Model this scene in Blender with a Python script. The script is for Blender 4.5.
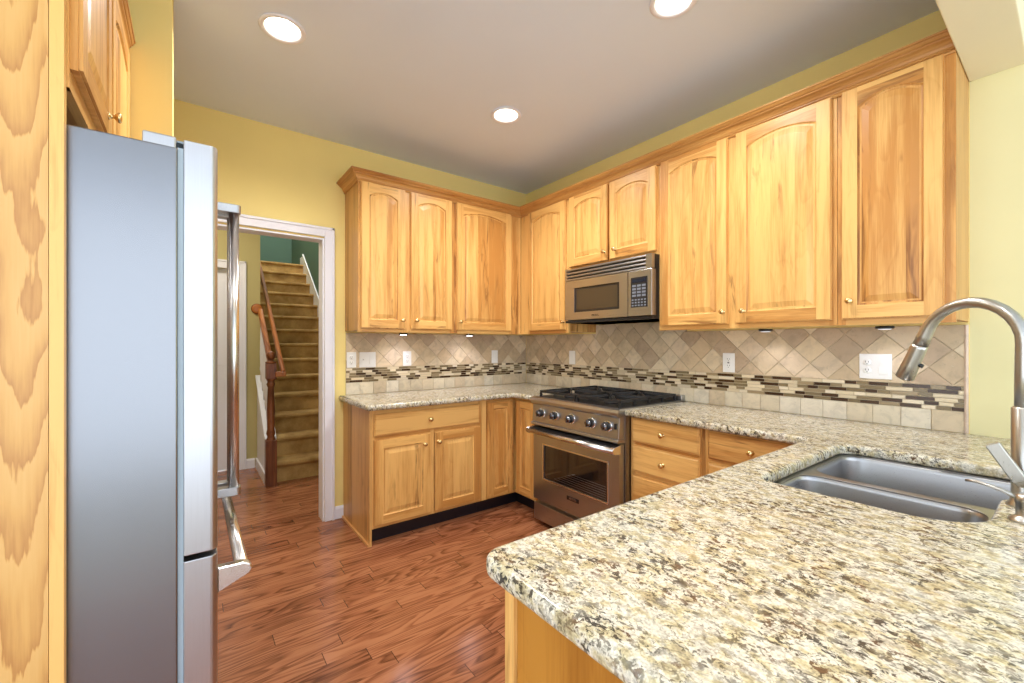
import bpy, bmesh, math, random
from mathutils import Vector, Matrix
random.seed(7)
for o in list(bpy.data.objects): bpy.data.objects.remove(o, do_unlink=True)
SC = bpy.context.scene
COL = SC.collection
PI = math.pi

# ------------------------------------------------------------------ camera, world, lights, exposure
cam_data = bpy.data.cameras.new('camera')
cam = bpy.data.objects.new('camera', cam_data); COL.objects.link(cam)
YAW = .6446
cam.location = (3.328, -2.682, 1.302)
fw = Vector((-math.cos(YAW), math.sin(YAW), 0))
cam.rotation_euler = fw.to_track_quat('-Z', 'Y').to_euler()
cam_data.sensor_width = 36; cam_data.lens = 36*426.3/1024
cam_data.shift_y = 2.2/1024
cam_data.clip_start = .02
SC.camera = cam

w = bpy.data.worlds.new('world'); SC.world = w; w.use_nodes = True
bg = w.node_tree.nodes['Background']
bg.inputs[0].default_value = (.83, .91, 1.0, 1); bg.inputs[1].default_value = 2.0

SC.view_settings.view_transform = 'Standard'; SC.view_settings.look = 'None'
SC.view_settings.gamma = 1; SC.view_settings.use_curve_mapping = False
SC.view_settings.exposure = 0.72

CAN_POWER, PUCK_POWER, HALL_POWER = 10, .25, 10
def lamp(kind, name, loc, power, color, size=.1, aim=None, spot=None, blend=.6, spread=None):
    d = bpy.data.lights.new(name, kind); d.energy = power; d.color = color
    if kind == 'AREA':
        d.shape = 'DISK'; d.size = size
        if spread: d.spread = spread
    else: d.shadow_soft_size = size
    if spot: d.spot_size = spot; d.spot_blend = blend
    o = bpy.data.objects.new(name, d); COL.objects.link(o); o.location = loc
    if aim is not None: o.rotation_euler = (Vector(aim)-Vector(loc)).to_track_quat('-Z', 'Y').to_euler()
    return o

H = 2.80            # ceiling height
# ------------------------------------------------------------------ materials
def nodes(name):
    m = bpy.data.materials.new(name); m.use_nodes = True
    nt = m.node_tree
    return m, nt, nt.nodes['Principled BSDF']
class G:
    """small shader-graph helper"""
    def __init__(s, nt): s.nt = nt
    def n(s, t, **kw):
        x = s.nt.nodes.new(t)
        for k, v in kw.items(): setattr(x, k, v)
        return x
    def set(s, sock, v):
        if hasattr(v, 'links') or isinstance(v, bpy.types.NodeSocket): s.nt.links.new(v, sock)
        else: sock.default_value = v
    def math(s, op, a, b=None, c=None, clamp=False):
        x = s.n('ShaderNodeMath', operation=op, use_clamp=clamp)
        s.set(x.inputs[0], a)
        if b is not None: s.set(x.inputs[1], b)
        if c is not None: s.set(x.inputs[2], c)
        return x.outputs[0]
    def noise(s, vec, scale, detail=3, rough=.5, dist=0, out=0):
        x = s.n('ShaderNodeTexNoise'); s.set(x.inputs['Vector'], vec)
        x.inputs['Scale'].default_value = scale; x.inputs['Detail'].default_value = detail
        x.inputs['Roughness'].default_value = rough; x.inputs['Distortion'].default_value = dist
        return x.outputs[out]
    def ramp(s, f, stops, interp='LINEAR'):
        x = s.n('ShaderNodeValToRGB'); cr = x.color_ramp; cr.interpolation = interp
        while len(cr.elements) < len(stops): cr.elements.new(.5)
        for e, (p, c) in zip(cr.elements, stops):
            e.position = p; e.color = (c, c, c, 1) if not isinstance(c, tuple) else (*c, 1)
        s.set(x.inputs[0], f); return x.outputs[0]
    def mix(s, f, a, b, mode='MIX'):
        x = s.n('ShaderNodeMix', data_type='RGBA', blend_type=mode)
        s.set(x.inputs[0], f)
        for i, v in ((6, a), (7, b)): s.set(x.inputs[i], (*v, 1) if isinstance(v, tuple) and len(v) == 3 else v)
        return x.outputs[2]
    def xyz(s, x, y, z):
        c = s.n('ShaderNodeCombineXYZ')
        for i, v in enumerate((x, y, z)): s.set(c.inputs[i], v)
        return c.outputs[0]
    def sep(s, v):
        c = s.n('ShaderNodeSeparateXYZ'); s.set(c.inputs[0], v); return c.outputs
    def white(s, v, dim='3D'):
        x = s.n('ShaderNodeTexWhiteNoise', noise_dimensions=dim)
        s.set(x.inputs['W' if dim == '1D' else 'Vector'], v); return x.outputs
    def bump(s, h, strength, dist=.002):
        x = s.n('ShaderNodeBump'); x.inputs['Strength'].default_value = strength; x.inputs['Distance'].default_value = dist
        s.set(x.inputs['Height'], h); return x.outputs[0]
    def coord(s, k='Object'): return s.n('ShaderNodeTexCoord').outputs[k]
    def attr(s, k): return s.n('ShaderNodeAttribute', attribute_name=k).outputs
def plain(name, col, rough=.5, metal=0, noise=0, nscale=40, emit=None, spec=None, bump=0):
    m, nt, b = nodes(name); g = G(nt)
    b.inputs['Roughness'].default_value = rough; b.inputs['Metallic'].default_value = metal
    if spec is not None: b.inputs['Specular IOR Level'].default_value = spec
    nz = g.noise(g.coord(), nscale, 3)
    c = g.mix(1, col, g.ramp(nz, [(.3, 1-noise), (.7, 1+noise*.3)]), 'MULTIPLY') if noise else (*col, 1)
    g.set(b.inputs['Base Color'], c)
    if bump: g.set(b.inputs['Normal'], g.bump(nz, bump))
    if emit: b.inputs['Emission Color'].default_value = (*emit[0], 1); b.inputs['Emission Strength'].default_value = emit[1]
    return m
def srgb(r, g, b):
    f = lambda c: (c/255/12.92) if c/255 <= .04045 else ((c/255+.055)/1.055)**2.4
    return (f(r), f(g), f(b))

def wood(name, light, mid, dark, streak=.72, rough=.36, boards=.11, contrast=1.0):
    m, nt, b = nodes(name); g = G(nt)
    uv = g.sep(g.coord('UV')); u, v = uv[0], uv[1]
    tone = g.attr('tone')[2]
    bid = g.math('FLOOR', g.math('DIVIDE', u, boards))
    rnd = g.white(bid, '1D')
    rv = rnd[0]
    voff = g.math('ADD', v, g.math('MULTIPLY', rv, 7.0))
    wob = g.noise(g.xyz(u, g.math('MULTIPLY', voff, .5), 0), 5, 2)
    uu = g.math('ADD', u, g.math('MULTIPLY', g.math('SUBTRACT', wob, .5), .025))
    broad = g.noise(g.xyz(uu, g.math('MULTIPLY', voff, .06), rv), 24, 3, .55, .15)
    fine = g.noise(g.xyz(u, g.math('MULTIPLY', voff, .025), 0), 260, 3, .6)
    # flame figure: contour rings of a stretched noise
    fl = g.noise(g.xyz(uu, g.math('MULTIPLY', voff, .16), rv), 7, 1.5, .5, .2)
    ring = g.math('FRACT', g.math('MULTIPLY', fl, 11))
    ring = g.ramp(ring, [(0, .0), (.75, .25), (.93, 1.0), (1, 0.)])
    f = g.math('ADD', g.math('MULTIPLY', broad, 1.0), g.math('MULTIPLY', g.math('SUBTRACT', rv, .5), .36*contrast))
    f = g.math('ADD', f, g.math('MULTIPLY', g.math('SUBTRACT', fine, .5), .5))
    f = g.math('ADD', f, g.math('MULTIPLY', ring, .07*contrast))
    f = g.math('ADD', f, g.math('MULTIPLY', g.math('SUBTRACT', tone, .5), .35))
    c = g.ramp(f, [(.30, light), (.72, mid)])
    st = g.noise(g.xyz(uu, g.math('MULTIPLY', voff, .10), rv), 20, 4, .62, .9)
    thr = g.math('ADD', .545, g.math('MULTIPLY', g.math('SUBTRACT', .5, rv), .16))
    sm = g.math('MULTIPLY', g.math('SUBTRACT', st, thr), 9, clamp=True)
    gate = g.ramp(g.noise(g.xyz(uu, g.math('MULTIPLY', voff, .30), rv), 4.5, 2), [(.47, 0.), (.60, 1.)])
    sm = g.math('MULTIPLY', g.math('MULTIPLY', sm, gate), streak)
    c = g.mix(sm, c, dark)
    g.set(b.inputs['Base Color'], c)
    b.inputs['Roughness'].default_value = rough
    b.inputs['Specular IOR Level'].default_value = .4
    g.set(b.inputs['Normal'], g.bump(fine, .05, .001))
    return m

def granite(name):
    m, nt, b = nodes(name); g = G(nt)
    p = g.coord()
    mp = g.n('ShaderNodeMapping'); g.set(mp.inputs[0], p)
    mp.inputs['Rotation'].default_value = (0, 0, .55); mp.inputs['Scale'].default_value = (1.35, 1.85, 1.35)
    q = mp.outputs[0]
    warp = g.noise(q, 30, 2, out=1)
    qq = g.n('ShaderNodeVectorMath', operation='MULTIPLY_ADD'); g.set(qq.inputs[0], warp)
    qq.inputs[1].default_value = (.02, .02, .02); g.set(qq.inputs[2], q); q = qq.outputs[0]
    base = g.ramp(g.noise(q, 24, 4, .6), [(.28, srgb(172, 158, 122)), (.42, srgb(206, 194, 156)), (.55, srgb(230, 225, 208)), (.74, srgb(192, 188, 172))])
    gold = g.math('MULTIPLY', g.ramp(g.noise(q, 11, 3, .6), [(.54, 0.), (.66, 1.)]), .27)
    c = g.mix(gold, base, srgb(190, 156, 98))
    q2 = g.xyz(*[g.math('ADD', s_, 7.1) for s_ in g.sep(q)]); q3 = g.xyz(*[g.math('ADD', s_, 3.3) for s_ in g.sep(q)])
    grey = g.ramp(g.noise(q2, 40, 5, .7, .4), [(.50, 0.), (.57, 1.)])
    c = g.mix(g.math('MULTIPLY', g.math('MULTIPLY', grey, g.ramp(g.noise(p, 7, 2), [(.36, .35), (.6, 1.)])), .48), c, srgb(136, 130, 116))
    fa_ = g.ramp(g.noise(q, 44, 5, .70, .35), [(.528, 0.), (.556, 1.)])
    fb_ = g.ramp(g.noise(q2, 95, 4, .64, .3), [(.535, 0.), (.572, 1.)])
    fleck = g.math('MAXIMUM', g.math('MULTIPLY', fa_, g.ramp(g.noise(p, 10, 3), [(.40, .25), (.54, 1.)])), g.math('MULTIPLY', fb_, g.ramp(g.noise(q3, 13, 2), [(.40, .2), (.56, .85)])))
    tint = g.ramp(g.noise(q3, 18, 2), [(.42, srgb(44, 42, 42)), (.52, srgb(62, 54, 44)), (.62, srgb(92, 62, 40))])
    c = g.mix(g.math('MULTIPLY', fleck, .93), c, tint)
    sp = g.ramp(g.noise(p, 240, 2), [(.36, 0.75), (.6, 1.05)])
    c = g.mix(1, c, sp, 'MULTIPLY')
    g.set(b.inputs['Base Color'], c)
    b.inputs['Roughness'].default_value = .16
    b.inputs['Specular IOR Level'].default_value = .5
    return m

def floor_wood(name):
    m, nt, b = nodes(name); g = G(nt)
    s = g.sep(g.coord()); x, y = s[0], s[1]
    W = .083
    r = g.math('DIVIDE', x, W); row = g.math('FLOOR', r); fx = g.math('FRACT', r)
    rr = g.white(row, '1D')[0]
    L = g.math('ADD', .55, g.math('MULTIPLY', g.white(g.math('ADD', row, 91.7), '1D')[0], .55))
    yy = g.math('DIVIDE', g.math('ADD', y, g.math('MULTIPLY', rr, 5.0)), L)
    idx = g.math('FLOOR', yy); fy = g.math('FRACT', yy)
    w1 = g.white(g.xyz(row, idx, 0)); rv = w1[0]
    vv = g.math('ADD', y, g.math('MULTIPLY', rv, 30))
    uu = g.math('ADD', x, g.math('MULTIPLY', rv, 13))
    fl = g.noise(g.xyz(uu, g.math('MULTIPLY', vv, .13), rv), 6.5, 2, .5, .5)
    ring = g.math('FRACT', g.math('MULTIPLY', fl, 16))
    ring = g.ramp(ring, [(0, 0.), (.35, .2), (.8, 1.), (1, 0.)])
    pore = g.noise(g.xyz(uu, g.math('MULTIPLY', vv, .035), 0), 190, 3, .6)
    fig = g.math('MULTIPLY', g.math('ADD', .35, g.math('MULTIPLY', pore, .9)), ring)
    f = g.math('ADD', g.math('MULTIPLY', fig, .52), g.math('MULTIPLY', g.math('SUBTRACT', rv, .35), .34))
    f = g.math('ADD', f, g.math('MULTIPLY', g.math('SUBTRACT', pore, .5), .5))
    c = g.ramp(f, [(.0, srgb(172, 114, 80)), (.28, srgb(144, 88, 58)), (.6, srgb(98, 56, 36)), (.9, srgb(66, 36, 24))])
    ex = g.math('MINIMUM', fx, g.math('SUBTRACT', 1, fx))
    ey = g.math('MULTIPLY', g.math('MINIMUM', fy, g.math('SUBTRACT', 1, fy)), L)
    gap = g.math('MAXIMUM', g.math('MULTIPLY', g.math('LESS_THAN', ex, .012), .45), g.math('MULTIPLY', g.math('LESS_THAN', ey, .0016), .85))
    c = g.mix(gap, c, srgb(50, 24, 14))
    g.set(b.inputs['Base Color'], c)
    b.inputs['Roughness'].default_value = .2
    g.set(b.inputs['Normal'], g.bump(g.math('ADD', g.math('MULTIPLY', pore, .4), g.math('MULTIPLY', gap, -1.5)), .12, .0015))
    return m

def tile_mat(name, rough=.45):
    m, nt, b = nodes(name); g = G(nt)
    col = g.attr('col')[0]; p = g.coord()
    n1 = g.ramp(g.noise(p, 16, 5, .6, .8), [(.3, .80), (.52, 1.), (.75, 1.08)])
    pit = g.ramp(g.noise(p, 75, 3, .6, .5), [(.62, 1.), (.70, .82)])
    vein = g.ramp(g.noise(p, 30, 5, .7, 2.0), [(.64, 0.), (.70, .35)])
    c = g.mix(1, g.mix(1, col, n1, 'MULTIPLY'), pit, 'MULTIPLY')
    c = g.mix(vein, c, srgb(240, 232, 215))
    g.set(b.inputs['Base Color'], c); b.inputs['Roughness'].default_value = rough
    return m
def col_mat(name, rough=.2):
    m, nt, b = nodes(name); g = G(nt)
    g.set(b.inputs['Base Color'], g.attr('col')[0]); b.inputs['Roughness'].default_value = rough
    return m
def brushed(name, col, rough=.3, axis=0, amt=.12, scale=500):
    m, nt, b = nodes(name); g = G(nt)
    s = list(g.sep(g.coord()))
    s[axis] = g.math('MULTIPLY', s[axis], .012)
    nz = g.noise(g.xyz(*s), scale, 2)
    b.inputs['Metallic'].default_value = 1
    g.set(b.inputs['Base Color'], g.mix(1, col, g.ramp(nz, [(.3, 1-amt), (.7, 1.)]), 'MULTIPLY'))
    g.set(b.inputs['Roughness'], g.math('ADD', rough, g.math('MULTIPLY', g.math('SUBTRACT', nz, .5), .12)))
    return m
def plywood(name):
    m, nt, b = nodes(name); g = G(nt)
    uv = g.sep(g.coord('UV')); u, v = uv[0], uv[1]
    wv = g.noise(g.xyz(0, v, 0), 1.6, 2)
    un = g.math('ADD', u, g.math('MULTIPLY', wv, .10))
    tong = g.math('ABSOLUTE', g.math('SINE', g.math('MULTIPLY', un, 34)))
    jag = g.noise(g.xyz(u, g.math('MULTIPLY', v, .10), 0), 110, 3)
    lump = g.noise(g.xyz(u, g.math('MULTIPLY', v, .5), 0), 5, 2)
    a = g.math('ADD', g.math('MULTIPLY', v, 4.6), g.math('ADD', g.math('MULTIPLY', tong, 1.05), g.math('ADD', g.math('MULTIPLY', jag, .55), g.math('MULTIPLY', lump, 3.2))))
    r = g.ramp(g.math('FRACT', a), [(0, .95), (.22, .6), (.6, .2), (.93, 0.), (1, .95)])
    fine = g.noise(g.xyz(u, g.math('MULTIPLY', v, .03), 0), 240, 2)
    f = g.math('ADD', g.math('MULTIPLY', r, .62), g.math('MULTIPLY', fine, .3))
    c = g.ramp(f, [(.1, srgb(214, 170, 104)), (.4, srgb(206, 158, 90)), (.85, srgb(172, 118, 62))])
    g.set(b.inputs['Base Color'], c); b.inputs['Roughness'].default_value = .42
    return m
def carpet(name):
    m, nt, b = nodes(name); g = G(nt); p = g.coord()
    c = g.ramp(g.noise(p, 5, 4, .6), [(.35, srgb(164, 126, 70)), (.65, srgb(206, 168, 106))])
    c = g.mix(1, c, g.ramp(g.noise(p, 220, 2), [(.3, .75), (.7, 1.1)]), 'MULTIPLY')
    g.set(b.inputs['Base Color'], c); b.inputs['Roughness'].default_value = .95
    g.set(b.inputs['Normal'], g.bump(g.noise(p, 260, 2), .5, .004))
    return m

HL, HM, HD = srgb(232, 184, 110), srgb(194, 135, 68), srgb(116, 68, 30)
M = dict(
    bounce_floor=plain('neutral_bounce_beige', srgb(196, 188, 176), .95, noise=.1, nscale=200),  # made-up pale floor colour, for neutral bounce light
    wood=wood('maple_wood', HL, HM, HD),
    wood_side=wood('maple_side_wood', srgb(212, 164, 98), srgb(176, 122, 64), srgb(120, 76, 36)),
    trim_wood=wood('crown_wood', srgb(208, 156, 88), srgb(168, 112, 54), HD, streak=.2),
    oak=wood('oak_rail_wood', srgb(190, 118, 58), srgb(140, 78, 34), srgb(90, 44, 20), streak=.3),
    end_wood=wood('end_panel_wood', srgb(186, 128, 50), srgb(156, 98, 30), srgb(110, 64, 20), streak=.2),
    oak_dark=wood('newel_wood', srgb(150, 88, 48), srgb(96, 52, 28), srgb(60, 30, 16), streak=.5),
    ply=plywood('plywood'), granite=granite('granite'), floor=floor_wood('oak_floor'),
    wall=plain('yellow_paint', srgb(250, 228, 148), .7, noise=.03, nscale=3),
    wall_pale=plain('pale_yellow_paint', srgb(232, 224, 172), .7, noise=.03, nscale=3),
    beam=plain('beam_paint', srgb(236, 228, 200), .7, noise=.02, nscale=3),
    ceil=plain('ceiling_paint', srgb(230, 239, 252), .8, noise=.02, nscale=2),
    white=plain('white_trim_paint', srgb(240, 241, 250), .4),
    teal=plain('teal_paint', srgb(86, 116, 102), .75, noise=.04, nscale=3),
    olive=plain('olive_paint', srgb(196, 184, 128), .75, noise=.04, nscale=3),
    carpet=carpet('carpet'), kick=plain('black_toe_kick', srgb(24, 22, 32), .4),
    dark=plain('dark_recess', (.01, .01, .01), .5), gap=plain('cabinet_gap', srgb(96, 60, 30), .6),
    tile=tile_mat('travertine_tile'), mosaic=col_mat('mosaic_glass', .18), grout=plain('grout', srgb(206, 190, 160), .85),
    steel=brushed('brushed_steel', (.47, .475, .49), .30, 0), steel_h=brushed('handle_steel', (.74, .72, .70), .22, 0),
    fridge=brushed('fridge_steel', (.52, .53, .56), .32, 2, .06), fridge_side=plain('fridge_side_grey', srgb(137, 139, 144), .26, .9),
    sink=brushed('sink_steel', (.40, .40, .41), .30, 1, .05, 300),
    nickel=brushed('brushed_nickel', (.50, .49, .46), .30, 2, .06), brass=plain('brass', (.80, .60, .30), .25, 1),
    dark_chrome=plain('dark_chrome', (.22, .22, .24), .12, 1), chrome=plain('chrome', (.8, .8, .82), .1, 1), iron=plain('cast_iron', (.012, .012, .013), .5),
    black=plain('black_plastic', (.015, .014, .014), .3), plastic=plain('white_plastic', srgb(240, 240, 236), .35),
    slot=plain('outlet_slot', (.03, .03, .03), .5),
    glass_dark=plain('smoked_glass', (.018, .011, .008), .06, spec=.8), mw_glass=plain('microwave_glass', srgb(72, 60, 44), .12),
    rack=plain('oven_rack', (.25, .24, .23), .3, .8), gasket=plain('gasket', srgb(150, 165, 175), .5),
    key=plain('keypad_keys', srgb(120, 128, 140), .4), display=plain('display', srgb(20, 28, 44), .15),
    bulb=plain('lamp_glow', (1, .97, .9), .5, emit=((1, .95, .86), 14)), puck=plain('puck_glow', (1, 1, 1), .5, emit=((.93, .90, 1), 9)),
    puck_dim=plain('puck_dim_glow', (.3, .3, .3), .4, emit=((.95, .93, 1), .5)), reflector=plain('can_reflector', srgb(250, 244, 225), .35), clear_black=plain('rubber', (.02, .02, .02), .6),
    caulk=plain('shoe_mould', srgb(214, 160, 100), .5),
)

# ------------------------------------------------------------------ mesh helpers
ident = lambda p: p
def mapA(p): return (p[1], p[0], p[2])       # (along, out, up) on the back wall x=0: along = y
def mapB(p): return (p[0], -p[1], p[2])      # on the range wall y=0: along = x, out = -y
class MB:
    def __init__(s, mp=ident): s.v = []; s.f = []; s.uv = []; s.t = []; s.sm = []; s.c = []; s.mp = mp
    def add(s, pts, faces, uvs=None, tone=.5, smooth=False, col=(1, 1, 1)):
        o = len(s.v); s.v += [s.mp(tuple(p)) for p in pts]
        for i, f in enumerate(faces):
            s.f.append([o+k for k in f]); s.t.append(tone); s.sm.append(smooth); s.c.append(col)
            s.uv += list(uvs[i]) if uvs else [(pts[k][0], pts[k][2]) for k in f]
        return s
    def box(s, x0, x1, y0, y1, z0, z1, g='z', tone=None, col=(1, 1, 1)):
        P = [(x, y, z) for x in (x0, x1) for y in (y0, y1) for z in (z0, z1)]
        F = [(0, 1, 3, 2), (4, 6, 7, 5), (0, 4, 5, 1), (2, 3, 7, 6), (0, 2, 6, 4), (1, 5, 7, 3)]
        ga = 'xyz'.index(g); ou = random.randint(0, 60)*.11 + random.uniform(.005, .03); ov = random.uniform(0, 20)
        lo = (x0, y0, z0); U = []
        for k, f in enumerate(F):
            n = k//2; ax = [a for a in range(3) if a != n]
            if ga in ax: va = ga; ua = [a for a in ax if a != ga][0]
            else: ua, va = ax
            U.append([(P[i][ua]-lo[ua]+ou, P[i][va]-lo[va]+ov) for i in f])
        return s.add(P, F, U, random.uniform(.2, .8) if tone is None else tone, col=col)
    def prism(s, poly, a0, a1, axis='z', tone=.5, col=(1, 1, 1), uvflip=False):
        """extrude a 2D outline along an axis (outline in the other two axes, in xyz order)"""
        n = len(poly); ai = 'xyz'.index(axis)
        def mk(p, a):
            q = list(p); q.insert(ai, a); return tuple(q)
        P = [mk(p, a0) for p in poly]+[mk(p, a1) for p in poly]
        ou = random.randint(0, 60)*.11+.01; ov = random.uniform(0, 20)
        F = [list(range(n))[::-1], list(range(n, 2*n))]; U = []
        for f in F: U.append([(poly[i % n][0]+ou, poly[i % n][1]+ov) if not uvflip else (poly[i % n][1]+ou, poly[i % n][0]+ov) for i in f])
        d = 0
        for i in range(n):
            j = (i+1) % n; L = math.dist(poly[i], poly[j])
            F.append((i, j, j+n, i+n)); U.append([(d+ou, a0+ov), (d+L+ou, a0+ov), (d+L+ou, a1+ov), (d+ou, a1+ov)]); d += L
        return s.add(P, F, U, tone, col=col)
    def loops(s, L, close=True, cap0=False, cap1=False, smooth=True, tone=.5, uvs=None):
        """bridge equal-length loops of points"""
        n = len(L[0]); P = [p for l in L for p in l]; F = []
        for k in range(len(L)-1):
            for i in range(n if close else n-1):
                j = (i+1) % n; F.append((k*n+i, k*n+j, (k+1)*n+j, (k+1)*n+i))
        if cap0: F.append(tuple(range(n))[::-1])
        if cap1: F.append(tuple(range((len(L)-1)*n, len(L)*n)))
        return s.add(P, F, None if uvs is None else [[uvs(P[i]) for i in f] for f in F], tone, smooth)
    def lathe(s, prof, c=(0, 0, 0), axis='z', n=20, smooth=True, tone=.5):
        L = []
        for r, h in prof:
            l = []
            for i in range(n):
                a = 2*PI*i/n; q = (r*math.cos(a), r*math.sin(a), h)
                if axis == 'y': q = (q[0], q[2], q[1])
                elif axis == 'x': q = (q[2], q[0], q[1])
                l.append((c[0]+q[0], c[1]+q[1], c[2]+q[2]))
            L.append(l)
        return s.loops(L, cap0=prof[0][0] > 1e-6 or True, cap1=True, smooth=smooth, tone=tone)
    def tube(s, pts, r, n=12, smooth=True):
        """round bar along a path; r may be a list"""
        pts = [Vector(p) for p in pts]; L = []
        up = Vector((0, 0, 1))
        prev = None
        for i, p in enumerate(pts):
            t = (pts[min(i+1, len(pts)-1)]-pts[max(i-1, 0)]).normalized()
            if prev is None:
                a = t.cross(up); a = t.cross(Vector((1, 0, 0))) if a.length < 1e-3 else a
            else: a = prev - t*prev.dot(t)
            a.normalize(); prev = a; b = t.cross(a)
            ri = r[i] if isinstance(r, (list, tuple)) else r
            L.append([tuple(p+a*ri*math.cos(2*PI*k/n)+b*ri*math.sin(2*PI*k/n)) for k in range(n)])
        return s.loops(L, cap0=True, cap1=True, smooth=smooth)
    def build(s, name, mat, parent=None, bevel=0, segs=2):
        root = parent
        while root is not None and root.parent: root = root.parent
        off = root.location if root is not None else Vector((0, 0, 0))
        me = bpy.data.meshes.new(name)
        me.from_pydata([tuple(Vector(p)-off) for p in s.v], [], s.f)
        uvl = me.uv_layers.new(name='UVMap')
        for i, q in enumerate(s.uv): uvl.data[i].uv = q
        ta = me.attributes.new('tone', 'FLOAT', 'FACE'); ta.data.foreach_set('value', s.t)
        if any(c != (1, 1, 1) for c in s.c):
            ca = me.attributes.new('col', 'FLOAT_COLOR', 'FACE')
            ca.data.foreach_set('color', [x for c in s.c for x in (*c, 1)])
        me.polygons.foreach_set('use_smooth', s.sm)
        bm = bmesh.new(); bm.from_mesh(me); bmesh.ops.recalc_face_normals(bm, faces=bm.faces); bm.to_mesh(me); bm.free()
        me.materials.append(mat)
        o = bpy.data.objects.new(name, me); COL.objects.link(o)
        if parent is not None: o.parent = parent
        if bevel:
            b = o.modifiers.new('bevel', 'BEVEL'); b.width = bevel; b.segments = segs; b.limit_method = 'ANGLE'; b.angle_limit = .7
        return o
def thing(name, label, cat, loc=(0, 0, 0), group=None):
    o = bpy.data.objects.new(name, None); COL.objects.link(o); o.location = loc; o.empty_display_size = .05
    tag(o, label, cat, group); return o
def tag(o, label, cat, group=None):
    o['label'] = label; o['category'] = cat
    if group: o['group'] = group
    return o
def struct(o): o['kind'] = 'structure'; return o
def curve_mesh(name, outlines, z, extrude, mat, parent=None, bevel=0, bres=3):
    """filled 2D outlines (inner ones are holes) turned into a mesh"""
    cu = bpy.data.curves.new(name+'_outline', 'CURVE'); cu.dimensions = '2D'; cu.fill_mode = 'BOTH'
    cu.extrude = max(extrude-bevel, .0001); cu.bevel_depth = bevel; cu.bevel_resolution = bres; cu.offset = -bevel
    for ol in outlines:
        sp = cu.splines.new('POLY'); sp.points.add(len(ol)-1)
        for q, p in zip(sp.points, ol): q.co = (p[0], p[1], 0, 1)
        sp.use_cyclic_u = True
    t = bpy.data.objects.new(name+'_outline', cu); COL.objects.link(t)
    dg = bpy.context.evaluated_depsgraph_get()
    me = bpy.data.meshes.new_from_object(t.evaluated_get(dg))
    bpy.data.objects.remove(t, do_unlink=True); bpy.data.curves.remove(cu)
    me.name = name; me.transform(Matrix.Translation((0, 0, z))); me.materials.clear(); me.materials.append(mat)
    o = bpy.data.objects.new(name, me); COL.objects.link(o)
    if parent is not None:
        o.parent = parent
        r = parent
        while r.parent: r = r.parent
        me.transform(Matrix.Translation(-r.location))
    return o
def rounded(poly, rad, n=6):
    """round the corners of a 2D outline; rad per corner"""
    out = []; N = len(poly)
    for i in range(N):
        p = Vector(poly[i]); a = Vector(poly[i-1]); b = Vector(poly[(i+1) % N]); r = rad[i] if isinstance(rad, (list, tuple)) else rad
        if r <= 0: out.append(tuple(p)); continue
        d1 = (a-p).normalized(); d2 = (b-p).normalized(); ang = d1.angle(d2)
        t = r/math.tan(ang/2); p1 = p+d1*t; p2 = p+d2*t
        c = p+(d1+d2).normalized()*(r/math.sin(ang/2))
        v1 = p1-c; v2 = p2-c; a1 = math.atan2(v1.y, v1.x); a2 = math.atan2(v2.y, v2.x)
        da = (a2-a1+PI) % (2*PI)-PI
        for k in range(n+1): out.append((c.x+r*math.cos(a1+da*k/n), c.y+r*math.sin(a1+da*k/n)))
    return out
def circle(cx, cy, r, n=32): return [(cx+r*math.cos(2*PI*i/n), cy+r*math.sin(2*PI*i/n)) for i in range(n)]
def text_mesh(name, body, size, mat, parent, mtx):
    cu = bpy.data.curves.new(name+'_text', 'FONT'); cu.body = body; cu.size = size; cu.extrude = .0006; cu.align_x = 'CENTER'; cu.align_y = 'CENTER'
    t = bpy.data.objects.new(name+'_text', cu); COL.objects.link(t)
    me = bpy.data.meshes.new_from_object(t.evaluated_get(bpy.context.evaluated_depsgraph_get()))
    bpy.data.objects.remove(t, do_unlink=True); bpy.data.curves.remove(cu)
    r = parent
    while r.parent: r = r.parent
    me.transform(Matrix.Translation(-r.location) @ mtx); me.materials.clear(); me.materials.append(mat)
    o = bpy.data.objects.new(name, me); COL.objects.link(o); o.parent = parent
    return o

# ------------------------------------------------------------------ the room
YC = -3.51           # wall behind the fridge
m = MB(); m.box(-6, 3.75, -3.63, .12, -.06, 0); struct(m.build('floor', M['floor']))
m = MB(); m.box(3.75, 6.5, -6.5, .12, -.06, 0); m.box(-.12, 3.75, -6.5, -3.63, -.06, 0); struct(m.build('floor_dining_bounce', M['bounce_floor']))  # unseen floor; its pale covering is added to bounce neutral light upward
CANS = [(1.053, -2.335), (2.265, -1.0), (1.073, -1.036)]
o = curve_mesh('ceiling', [[(-.12, -6.5), (6.5, -6.5), (6.5, .12), (-.12, .12)]]+[circle(x, y, .078) for x, y in CANS], H+.06, .06, M['ceil']); struct(o)
# back wall with the doorway: opening y -2.82..-1.905, height 2.075
m = MB(); m.box(-.12, 0, -1.905, .12, 0, H); m.box(-.12, 0, YC, -2.82, 0, H); m.box(-.12, 0, -2.82, -1.905, 2.075, H)
struct(m.build('wall_back', M['wall']))
struct(MB().box(0, 3.045, 0, .12, 0, H).build('wall_range', M['wall']))
struct(MB().box(3.045, 6.5, 0, .12, 0, H).build('wall_dining', M['wall_pale']))
struct(MB().box(-.12, 2.15, YC-.12, YC, 0, H).build('wall_fridge', M['wall']))
struct(MB().box(.95, 1.07, YC, -2.745, 0, H).build('wall_alcove', M['wall']))
struct(MB().box(3.043, 3.205, -6.5, 0, 2.43, H).build('ceiling_beam', M['beam'], bevel=.004))
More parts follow.
